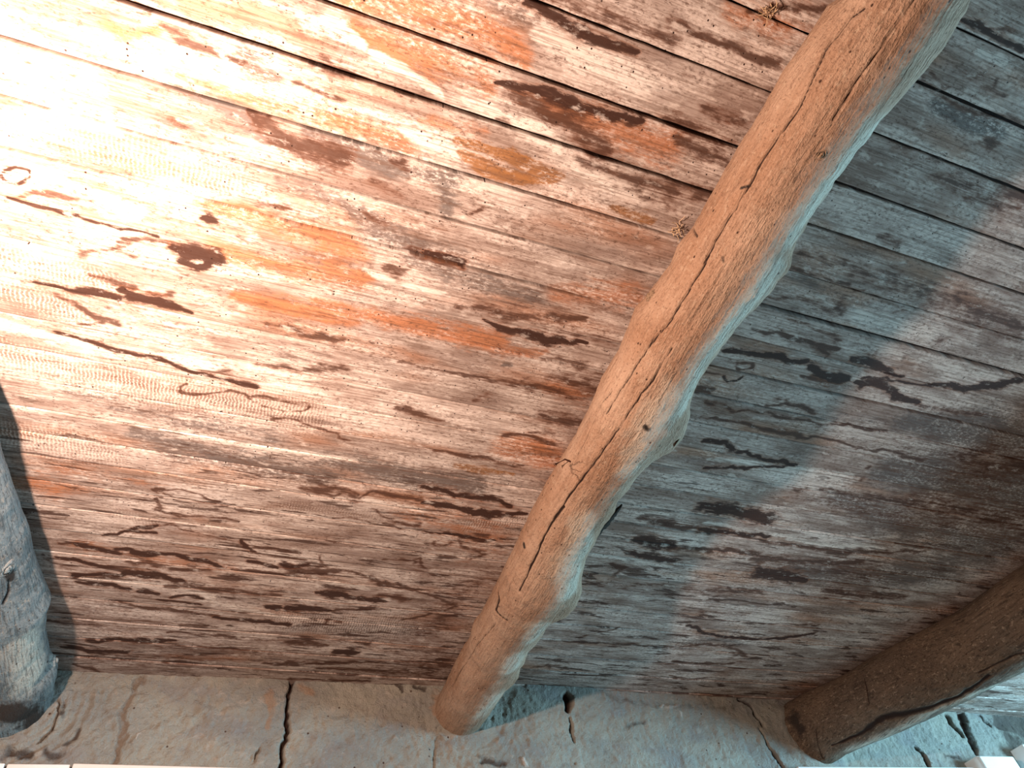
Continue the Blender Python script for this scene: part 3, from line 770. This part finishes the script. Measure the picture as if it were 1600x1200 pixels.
# ---------------------------------------------------------------- back wall
WX = np.array([-.6, .1, .55, .85, 1.8, 3.1])*H; WY = np.array([1.928, 1.905, 1.893, 1.862, 1.860, 1.885])*H
def wall_y(x): return np.interp(x, WX, WY)
wx = np.unique(np.concatenate([np.arange(-2.4, -.85, .1), np.arange(-.85, 4.2, .0045), np.arange(4.2, 5.31, .1)]))
wz = np.arange(-.36, .0201, .0045)
GX2 = np.arange(-.9, 4.3, .0035); GZ2 = np.arange(-.4, .06, .0035)
WF = {k: np.zeros((len(GZ2), len(GX2)), np.float32) for k in 'CDOJP'}
for l in DATA['wall']:
    k, s, v = parse(l); v = v/1000.
    if k == 'C' and len(v) > 1:
        q = [v[0]]
        for a, b in zip(v[:-1], v[1:]):
            m = max(1, int(np.hypot(*(b-a)[:2])/.012))
            for t in range(1, m+1):
                p = a+(b-a)*t/m
                if t < m: p = p+np.array([rj.normal()*.002, 0, 0]); p[2] *= rj.uniform(.7, 1.3)
                q.append(p)
        v = np.array(q)
    if k == 'C' and s > .9: v[:, 2] *= 1.25
    stroke(WF[k], GX2, GZ2, v, s, .5)
Xw, Zw = np.meshgrid(wx, wz)
fx, fz = Xw.ravel(), Zw.ravel()
wpx = (fbm(fx, fz, 301, .035, 4)-.5); wpz = (fbm(fx, fz, 321, .035, 4)-.5)
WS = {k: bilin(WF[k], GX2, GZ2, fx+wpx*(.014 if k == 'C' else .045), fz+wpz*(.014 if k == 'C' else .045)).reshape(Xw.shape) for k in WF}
crk = np.clip((WS['C']-.45)/.4, 0, 1)
Yw = wall_y(Xw)+.028*crk + .006*np.clip((WS['J']-.4)/.2, 0, 1) - .006*np.clip((WS['P']-.3)/.3, 0, 1) + .012*np.clip((WS['D']-.5)/.4, 0, 1)
Yw += (fbm(Xw, Zw, 71, .22, 3)-.5)*.022 + (fbm(Xw, Zw, 81, .03, 3)-.5)*.010 + (vnoise(Xw, Zw, 87, .011)-.5)*.0035
# trowel sweeps in the plaster packed round the log ends
for lx, lr, amp in ((.625*H, .078*H, .003), (-.51*H, .09*H, .005), (1.86*H, .11*H, .001)):
    dd = np.hypot(Xw-lx-.02, Zw+lr*1.0); ang = np.arctan2(-(Zw+lr), Xw-lx)
    mk = np.clip(1-(dd-lr)/.17, 0, 1)*np.clip((dd-lr*.9)/.02, 0, 1)*np.clip((-Zw-.03)/.05, 0, 1)
    Yw += amp*.6*mk*np.sin(dd*2*np.pi/.024+12*fbm(Xw, Zw, 91, .12, 3)+ang*1.5)*(.3+1.2*fbm(Xw, Zw, 95, .05, 2))
    Yw += -.014*np.clip(1-(dd-lr)/.05, 0, 1)*np.clip((-Zw-.02)/.04, 0, 1)
# ragged top lip under the boards
Vw = np.stack([Xw, Yw, CZ+Zw], -1)
nr, nc = Xw.shape
base = np.stack([wx, wall_y(wx), np.zeros_like(wx)], -1)
# lower wall row, added below the fine part
Vl = np.concatenate([base, Vw.reshape(-1, 3)]); Fw = grid_faces(nr+1, nc)
# thickness: rear skin
rear = np.array([[-2.4, 2.75, 0], [5.3, 2.75, 0], [5.3, 2.75, CZ+.02], [-2.4, 2.75, CZ+.02]])
n0 = len(Vl); Vl = np.concatenate([Vl, rear])
tl_, tr_ = nc*nr, nc*nr+nc-1
Fw = np.concatenate([Fw, np.array([[n0+1, n0, n0+3, n0+2], [0, nc-1, n0+1, n0][::-1], [tl_, tr_, n0+2, n0+3], [0, n0, n0+3, tl_], [nc-1, tr_, n0+2, n0+1]])])
z0 = np.zeros(nc); zr = np.zeros(4)
cat = lambda a: np.concatenate([z0, a.ravel(), zr])
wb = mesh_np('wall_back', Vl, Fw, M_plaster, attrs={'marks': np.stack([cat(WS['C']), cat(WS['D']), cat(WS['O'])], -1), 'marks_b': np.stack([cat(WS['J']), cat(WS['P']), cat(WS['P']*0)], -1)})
tag(wb, kind='structure')
# ---------------------------------------------------------------- other walls, floor, the window that lets the day in
def boxes(name, bs, mat, parent=None, bevel=0.):
    V = []; F = []
    for (x0, x1, y0, y1, z0, z1) in bs:
        b = len(V)
        V += [(x0, y0, z0), (x1, y0, z0), (x1, y1, z0), (x0, y1, z0), (x0, y0, z1), (x1, y0, z1), (x1, y1, z1), (x0, y1, z1)]
        F += [[b+q for q in f] for f in ((0, 3, 2, 1), (4, 5, 6, 7), (0, 1, 5, 4), (1, 2, 6, 5), (2, 3, 7, 6), (3, 0, 4, 7))]
    o = mesh_np(name, V, F, mat, parent, smooth=False)
    if bevel:
        m = o.modifiers.new('bevel', 'BEVEL'); m.width = bevel; m.segments = 3
    return o
tag(boxes('floor', [(-2.4, 5.3, -2.6, 2.75, -.1, 0)], M_floor), kind='structure')
tag(boxes('wall_left', [(-2.5, -2.4, -2.6, 2.75, 0, CZ+.02)], M_plaster), kind='structure')
wy0, wy1, wz0, wz1 = -.25, 1.05, 1.5, 2.56
tag(boxes('wall_right', [(5.2, 5.4, -2.6, wy0, 0, CZ+.02), (5.2, 5.4, wy1, 2.75, 0, CZ+.02), (5.2, 5.4, wy0, wy1, 0, wz0), (5.2, 5.4, wy0, wy1, wz1, CZ+.02)], M_plaster), kind='structure')
wf = boxes('window_1', [(5.24, 5.29, wy0, wy0+.05, wz0, wz1), (5.24, 5.29, wy1-.05, wy1, wz0, wz1), (5.24, 5.29, wy0+.05, wy1-.05, wz0, wz0+.05), (5.24, 5.29, wy0+.05, wy1-.05, wz1-.05, wz1), (5.24, 5.29, .38, .42, wz0+.05, wz1-.05)], M_white)
tag(wf, kind='structure')
# ---------------------------------------------------------------- logs
def make_log(name, ys, xc, rr, marks, mat, bumpR=None, bumpL=None, y0=-2.2, y1=None, lump=.004, seed=1, x0=None, knots=()):
    ys, xc, rr = [np.array(a)/1000. for a in (ys, xc, rr)]
    sy = np.concatenate([np.arange(y0, ys[0]-.02, .03), np.arange(max(ys[0]-.02, -.2), (y1 or ys[-1]+.06), .0035)])
    sl = (xc[8]-xc[0])/(ys[8]-ys[0]) if x0 is None else (xc[0]-x0)/(ys[0]-y0)
    cx = np.where(sy < ys[0], xc[0]+(sy-ys[0])*sl, np.interp(sy, ys, xc)); r = np.interp(sy, ys, rr)
    if x0 is None: cx = np.where(sy < ys[0], xc[0]+.02*np.sin((sy-ys[0])*2), cx)
    na = 230
    ph = np.linspace(-math.pi, math.pi, na, endpoint=False)   # 0 = down, + = towards +x
    S, A = np.meshgrid(sy, ph, indexing='ij')
    R = np.repeat(r[:, None], na, 1); CX = np.repeat(cx[:, None], na, 1)
    zc = np.repeat((CZ-r)[:, None], na, 1)
    rad = R.copy()
    um = R*A
    per = np.sin(A); per2 = np.cos(A)
    rad += lump*2*(fbm(S*1+per*.2, per2*.25+per*.15+9, seed, .16, 3)-.5)
    rad += .0022*(fbm(S, um, seed+9, .02, 3)-.5)*np.clip(np.cos(A/2)*2, 0, 1)
    if bumpR is not None:
        br = np.interp(sy, ys, np.array(bumpR)/1000.); bl = np.interp(sy, ys, np.array(bumpL)/1000.)
        rad += br[:, None]*np.exp(-((A-1.05)/.36)**2) + bl[:, None]*np.exp(-((A+2.1)/.35)**2)
    rad += .007*(fbm(S*1.4, um, seed+19, .045, 4)-.5)*np.exp(-((A-1.2)/.6)**2)
    for (ky, ka, kh, kr) in knots:
        dd = np.hypot(S-ky, (A-math.radians(ka))*R)/kr
        rad += kh*np.exp(-dd**2*1.5) - kh*.35*np.exp(-((dd-.35)/.18)**2)
    MK = {k: np.zeros((na, len(sy)), np.float32) for k in 'CDGO'}
    for l in marks:
        k, s, v = parse(l)
        rm = float(np.mean(rr)); q = np.stack([v[:, 0]/1000., np.radians(v[:, 1])*rm, np.maximum(v[:, 2]/1000.*(1. if k != 'C' else .42), .0017)], -1)
        if k == 'C' and len(q) > 1:
            o_ = [q[0]]
            for a, b in zip(q[:-1], q[1:]):
                m = max(1, int(np.hypot(*(b-a)[:2])/.02))
                for t in range(1, m+1):
                    p = a+(b-a)*t/m
                    if t < m: p = p+np.array([0, rj.normal()*.0012, 0]); p[2] *= rj.uniform(.7, 1.3)
                    o_.append(p)
            q = np.array(o_)
        stroke(MK[k], sy, ph*rm, q, s, .5)
    MKt = {k: a.T for k, a in MK.items()}
    rad -= .006*np.clip((MKt['C']-.4)/.4, 0, 1)
    Xv = CX+rad*np.sin(A); Zv = zc-rad*np.cos(A)
    Zv = np.minimum(Zv, CZ+.004)
    V = np.stack([Xv, S, Zv], -1).reshape(-1, 3)
    n_, m_ = len(sy), na
    i = np.arange(n_-1)[:, None]*m_; j = np.arange(m_)[None]; k = (j+1) % m_
    Fq = np.stack([i+j, i+k, i+m_+k, i+m_+j], -1).reshape(-1, 4)
    c0 = len(V); V = np.concatenate([V, [[cx[0], sy[0], CZ-r[0]], [cx[-1], sy[-1], CZ-r[-1]]]])
    o = mesh_np(name, V, Fq, mat, attrs={'marks': np.concatenate([np.stack([MKt['C'], MKt['D'], MKt['G']], -1).reshape(-1, 3), np.zeros((2, 3))])})
    # end caps
    import bmesh
    bm = bmesh.new(); bm.from_mesh(o.data); bm.verts.ensure_lookup_table()
    for q in range(m_):
        bm.faces.new((bm.verts[c0], bm.verts[(q+1) % m_], bm.verts[q]))
        e = (n_-1)*m_; bm.faces.new((bm.verts[c0+1], bm.verts[e+q], bm.verts[e+(q+1) % m_]))
    bm.normal_update(); bm.to_mesh(o.data); bm.free()
    return o
M_log = mat_log('peeled_log_wood', srgb(142, 110, 87), srgb(166, 140, 119), srgb(96, 70, 54), .3, .4)
M_logR = mat_log('dark_log_wood', srgb(88, 74, 62), srgb(112, 94, 78), srgb(44, 36, 30), .6, .6)
M_logL = mat_log('grey_log_wood', srgb(92, 96, 96), srgb(132, 136, 134), srgb(44, 44, 44), .55, .5)
D = DATA
lc = tag(make_log('roof_log', D['center'][0], D['center'][1], D['center'][2], D['cl'], M_log, D['center'][3], D['center'][4], lump=.003, seed=3,
    knots=[(.47, 22, .004, .016), (.64, -88, .010, .022), (2.10, 70, .02, .05), (1.33, 95, .012, .04)]),
    'peeled orange-brown log beam with long cracks, crossing the middle of the plank ceiling', 'beam', 'log beams under the ceiling')
lr = tag(make_log('roof_log', *D['right'], D['rl'], M_logR, lump=.007, seed=23, x0=2.95*1.0+.1), 'thick dark brown log beam, rightmost of the three, behind the white box', 'beam', 'log beams under the ceiling')
ll = tag(make_log('roof_log', *D['left'], D['ll'], M_logL, lump=.007, seed=43, x0=-1.42), 'weathered grey log beam cut by the left edge of the view', 'beam', 'log beams under the ceiling')
# knots and snapped branch stubs standing proud of the logs
M_knot = mat_log('knot_wood', srgb(120, 92, 70), srgb(168, 146, 122), srgb(70, 50, 38), .5, .6)
M_knotL = mat_log('grey_knot_wood', srgb(112, 112, 110), srgb(170, 170, 164), srgb(52, 50, 48), .5, .6)
def knot(log, data, y, a, size, h, seed, mat, label, push=0.):
    ys_, xs_, rs_ = [np.array(q)/1000. for q in data[:3]]
    x = np.interp(y, ys_, xs_); r = np.interp(y, ys_, rs_); A = math.radians(a)
    if len(data) > 3 and 0 < a < 130: r = r+np.interp(y, ys_, np.array(data[3])/1000.)*math.exp(-((A-1.05)/.36)**2)
    nrm = Vector((math.sin(A), 0, -math.cos(A))); tx = Vector((0, 1, 0)); ty = nrm.cross(tx)
    c = Vector((x, y, CZ-np.interp(y, ys_, rs_)))+nrm*(r-.004+push)
    V = []; nr_, na_ = 14, 40; rg = np.random.default_rng(seed); ph_ = rg.uniform(0, 6)
    for i in range(nr_):
        u = i/(nr_-1)
        for k in range(na_):
            t = 2*math.pi*k/na_
            rad_ = size*(1-u)*(1+.12*math.sin(2*t+ph_)+.07*math.sin(5*t+ph_*2)+.04*rg.normal())
            hh = h*(1-(1-u)**2.6) - h*.45*math.exp(-((u-.55)/.1)**2) + rg.normal()*.0004
            V.append(tuple(c+tx*rad_*1.35*math.cos(t)+ty*rad_*math.sin(t)+nrm*hh))
    F = [(i*na_+k, i*na_+(k+1) % na_, (i+1)*na_+(k+1) % na_, (i+1)*na_+k) for i in range(nr_-1) for k in range(na_)]
    o = mesh_np('knot', V, F, mat, log, attrs={'marks': np.zeros((len(V), 3))})
    o['label'] = label
K = D['center']
knot(lc, K, .181, -7, .011, .006, 1, M_knot, 'small dark round knot')
knot(lc, K, .583, -100, .012, .013, 2, M_knot, 'small snapped branch stub')
for (y, a, sz, h, sd) in ((0.416, 62, .016, .008, 3), (1.559, 62, .022, .010, 4), (0.891, 60, .026, .008, 5)):
    knot(lc, K, y, a, sz, h, sd, M_knot, 'weathered branch stub on a swelling', push=-.007)
knot(ll, D['left'], 2.291, 108, .020, .022, 6, M_knotL, 'pale round branch stub')
knot(ll, D['left'], 1.685, 57, .022, .008, 7, M_knotL, 'mossy dark knot')
# ---------------------------------------------------------------- small things on the logs
def tube(pts, r, seg=7):
    P_ = [Vector(p) for p in pts]; V = []; F = []
    for i, p in enumerate(P_):
        t = (P_[min(i+1, len(P_)-1)]-P_[max(i-1, 0)]).normalized()
        a = t.orthogonal().normalized(); b = t.cross(a)
        rr_ = r[i] if isinstance(r, (list, tuple)) else r
        for k in range(seg):
            an = 2*math.pi*k/seg; V.append(p+a*math.cos(an)*rr_+b*math.sin(an)*rr_)
    for i in range(len(P_)-1):
        for k in range(seg):
            k2 = (k+1) % seg; F.append((i*seg+k, i*seg+k2, (i+1)*seg+k2, (i+1)*seg+k))
    return V, F
def add(VF, tot):
    V, F = VF; n0 = len(tot[0]); tot[0].extend(V); tot[1].extend([tuple(a+n0 for a in f) for f in F])
def fibre_tuft(name, c, n_, size, seed, mat, parent=None, r=.0006, flat=.4):
    rg = np.random.default_rng(seed); T = [[], []]
    for k in range(n_):
        p = Vector(c)+Vector(rg.normal(size=3)*size*.25*np.array([1, 1, flat])); d_ = Vector(rg.normal(size=3)*np.array([1, 1, flat])).normalized()
        pts = []
        for s in range(7):
            pts.append(p.copy()); d_ = (d_+Vector(rg.normal(size=3))*.45).normalized(); p = p+d_*size*.16
        for q in pts: q.z = min(q.z, CZ-.001)
        add(tube(pts, r, 5), T)
    return mesh_np(name, [tuple(v) for v in T[0]], T[1], mat, parent)
tag(fibre_tuft('straw_tuft', (.715, .452, CZ-.008), 16, .026, 2, M_straw), 'pale straw fibres poking out beside the middle log, halfway up its left side', 'straw')
tag(fibre_tuft('straw_tuft', (.672, .022, CZ-.006), 22, .022, 7, M_straw), 'ball of pale fibres on the boards near the top edge, left of the middle log', 'straw')
# bent nail with a scrap of twine, left flank of the middle log
def on_log(y, a, h=0.):
    yy = np.array(D['center'][0])/1000.; x = np.interp(y, yy, np.array(D['center'][1])/1000.); r = np.interp(y, yy, np.array(D['center'][2])/1000.)+h
    r0 = r-h; a = math.radians(a)
    return Vector((x+r*math.sin(a), y, CZ-r0-r*math.cos(a)))
n_root = bpy.data.objects.new('bent_nail', None); C.objects.link(n_root); n_root.location = on_log(1.075, -78)
tag(n_root, 'rusty bent nail with a scrap of twine in the left side of the middle log', 'nail')
L0 = n_root.location
T = [[], []]; a0 = on_log(1.075, -78, .0); a1 = on_log(1.07, -80, .018); a2 = on_log(1.10, -84, .03)
add(tube([a0-L0, a1-L0, a2-L0], .0024, 8), T)
mesh_np('shank', [tuple(v) for v in T[0]], T[1], M_rust, n_root)
T = [[], []]; add(tube([a2-L0, a2-L0+(a2-a1).normalized()*.002], .005, 10), T)
mesh_np('head', [tuple(v) for v in T[0]], T[1], M_rust, n_root)
T = [[], []]
for k in range(3):
    rg = np.random.default_rng(k+60); p = on_log(1.08+rg.uniform(-.01, .01), -74, .004)-L0; pts = []
    for s in range(9):
        pts.append(p.copy()); y_ = 1.08+rg.uniform(-.006, .006)+s*.004*(k-1.5); p = on_log(y_, -74+s*(2+k), .003+.002*rg.random())-L0
    add(tube(pts, .0005, 5), T)
mesh_np('twine', [tuple(v) for v in T[0]], T[1], M_rust, n_root)
# loose bark strip caught between the middle log and the boards
def strip(name, pts, wd, th, mat, seed):
    rg = np.random.default_rng(seed); V = []; F = []
    P_ = [Vector(p) for p in pts]
    N = 40
    for i in range(N):
        t = i/(N-1)*(len(P_)-1); j = min(int(t), len(P_)-2); p = P_[j].lerp(P_[j+1], t-j); tn = (P_[j+1]-P_[j]).normalized()
        sd = tn.cross(Vector((0, 0, 1))).normalized(); up = sd.cross(tn)
        k = (1-abs(2*i/(N-1)-1)**3)*wd*(.7+.6*rg.random())+.001
        for (a, b) in ((-1, -1), (1, -1), (1, 1), (-1, 1)): V.append(tuple(p+sd*a*k*.5+up*b*th*(.5+.3*rg.random())+sd*rg.normal()*.0008))
    for i in range(N-1):
        for q in range(4):
            q2 = (q+1) % 4; F.append((i*4+q, i*4+q2, i*4+4+q2, i*4+4+q))
    F.append((0, 3, 2, 1)); F.append(tuple((N-1)*4+q for q in range(4)))
    return mesh_np(name, V, F, mat, smooth=False)
tag(strip('bark_strip', [(.985, 1.30, CZ-.02), (.965, 1.38, CZ-.03), (.945, 1.46, CZ-.036), (.925, 1.53, CZ-.03)], .022, .004, M_bark, 4), 'dark curled strip of bark hanging from the right side of the middle log', 'bark')
tag(fibre_tuft('cobweb', (.985, 1.62, CZ-.03), 12, .09, 13, M_web, r=.00028, flat=.7), 'thin dusty cobweb threads between the middle log and the planks right of it', 'cobweb')
# ---------------------------------------------------------------- white things on the wall
def slab(name, x0, x1, yf, zt0, zt1, zb, mat, parent=None, yb=None, bev=.003):
    yb = yb if yb is not None else 2.50
    V = [(x0, yf, zb), (x1, yf, zb), (x1, yb, zb), (x0, yb, zb), (x0, yf, zt0), (x1, yf, zt1), (x1, yb, zt1), (x0, yb, zt0)]
    F = ((0, 3, 2, 1), (4, 5, 6, 7), (0, 1, 5, 4), (1, 2, 6, 5), (2, 3, 7, 6), (3, 0, 4, 7))
    o = mesh_np(name, V, F, mat, parent, smooth=False)
    m = o.modifiers.new('bevel', 'BEVEL'); m.width = bev; m.segments = 3
    return o
E_ = EYE
g = 'white panels along the foot of the stone wall'
def panel(x0, x1, w0, w1, z0, z1):
    f0, f1, b0, b1 = w0-.032, w1-.032, w0-.014, w1-.014; zb = E_+.55
    V = [(x0, f0, zb), (x1, f1, zb), (x1, b1, zb), (x0, b0, zb), (x0, f0, E_+z0), (x1, f1, E_+z1), (x1, b1, E_+z1), (x0, b0, E_+z0)]
    o = mesh_np('cladding_panel', V, ((0, 3, 2, 1), (4, 5, 6, 7), (0, 1, 5, 4), (1, 2, 6, 5), (2, 3, 7, 6), (3, 0, 4, 7)), M_white, smooth=False)
    m = o.modifiers.new('bevel', 'BEVEL'); m.width = .003; m.segments = 3
    return o
for (x0, x1, w0, w1, a, b, lab) in ((-1.40, -.597, 2.50, 2.50, .998, .996, 'white wall panel below the end of the grey left log'),
                           (-.590, -.425, 2.50, 2.496, .9945, .994, 'narrow bluish white wall panel just right of the grey log end'),
                           (-.418, .95, 2.492, 2.428, .9955, .955, 'long white wall panel below the big dark crack in the wall'),
                           (.955, 2.25, 2.420, 2.410, .945, .98, 'white wall panel below the plastered end of the middle log'),
                           (2.255, 3.285, 2.412, 2.418, .996, 1.010, 'white wall panel at the lower right, left of the bright white box')):
    tag(panel(x0, x1, w0, w1, a, b), lab, 'panel', g)
bx = bpy.data.objects.new('plastic_box', None); C.objects.link(bx); bx.location = (3.42, 2.45, E_+.80)
tag(bx, 'bright white plastic box fixed to the wall at the bottom right corner', 'box')
def rel(o, root): o.location = -root.location; return o
rel(slab('housing', 3.305, 3.545, 2.355, E_+1.051, E_+1.053, E_+.80, M_white, bx, yb=2.46, bev=.008), bx)
rel(slab('cover', 3.312, 3.538, 2.3465, E_+1.046, E_+1.048, E_+.806, M_white, bx, yb=2.357, bev=.005), bx)
b2 = slab('switch_box', 3.68, 3.80, 2.36, E_+1.115, E_+1.115, E_+1.02, M_white, yb=2.47, bev=.006)
tag(b2, 'small white switch box on the wall, cut by the right edge of the view', 'box')
for o in C.objects:
    if o.get('label') and not o.parent and not o.get('kind'): o['kind'] = 'thing'
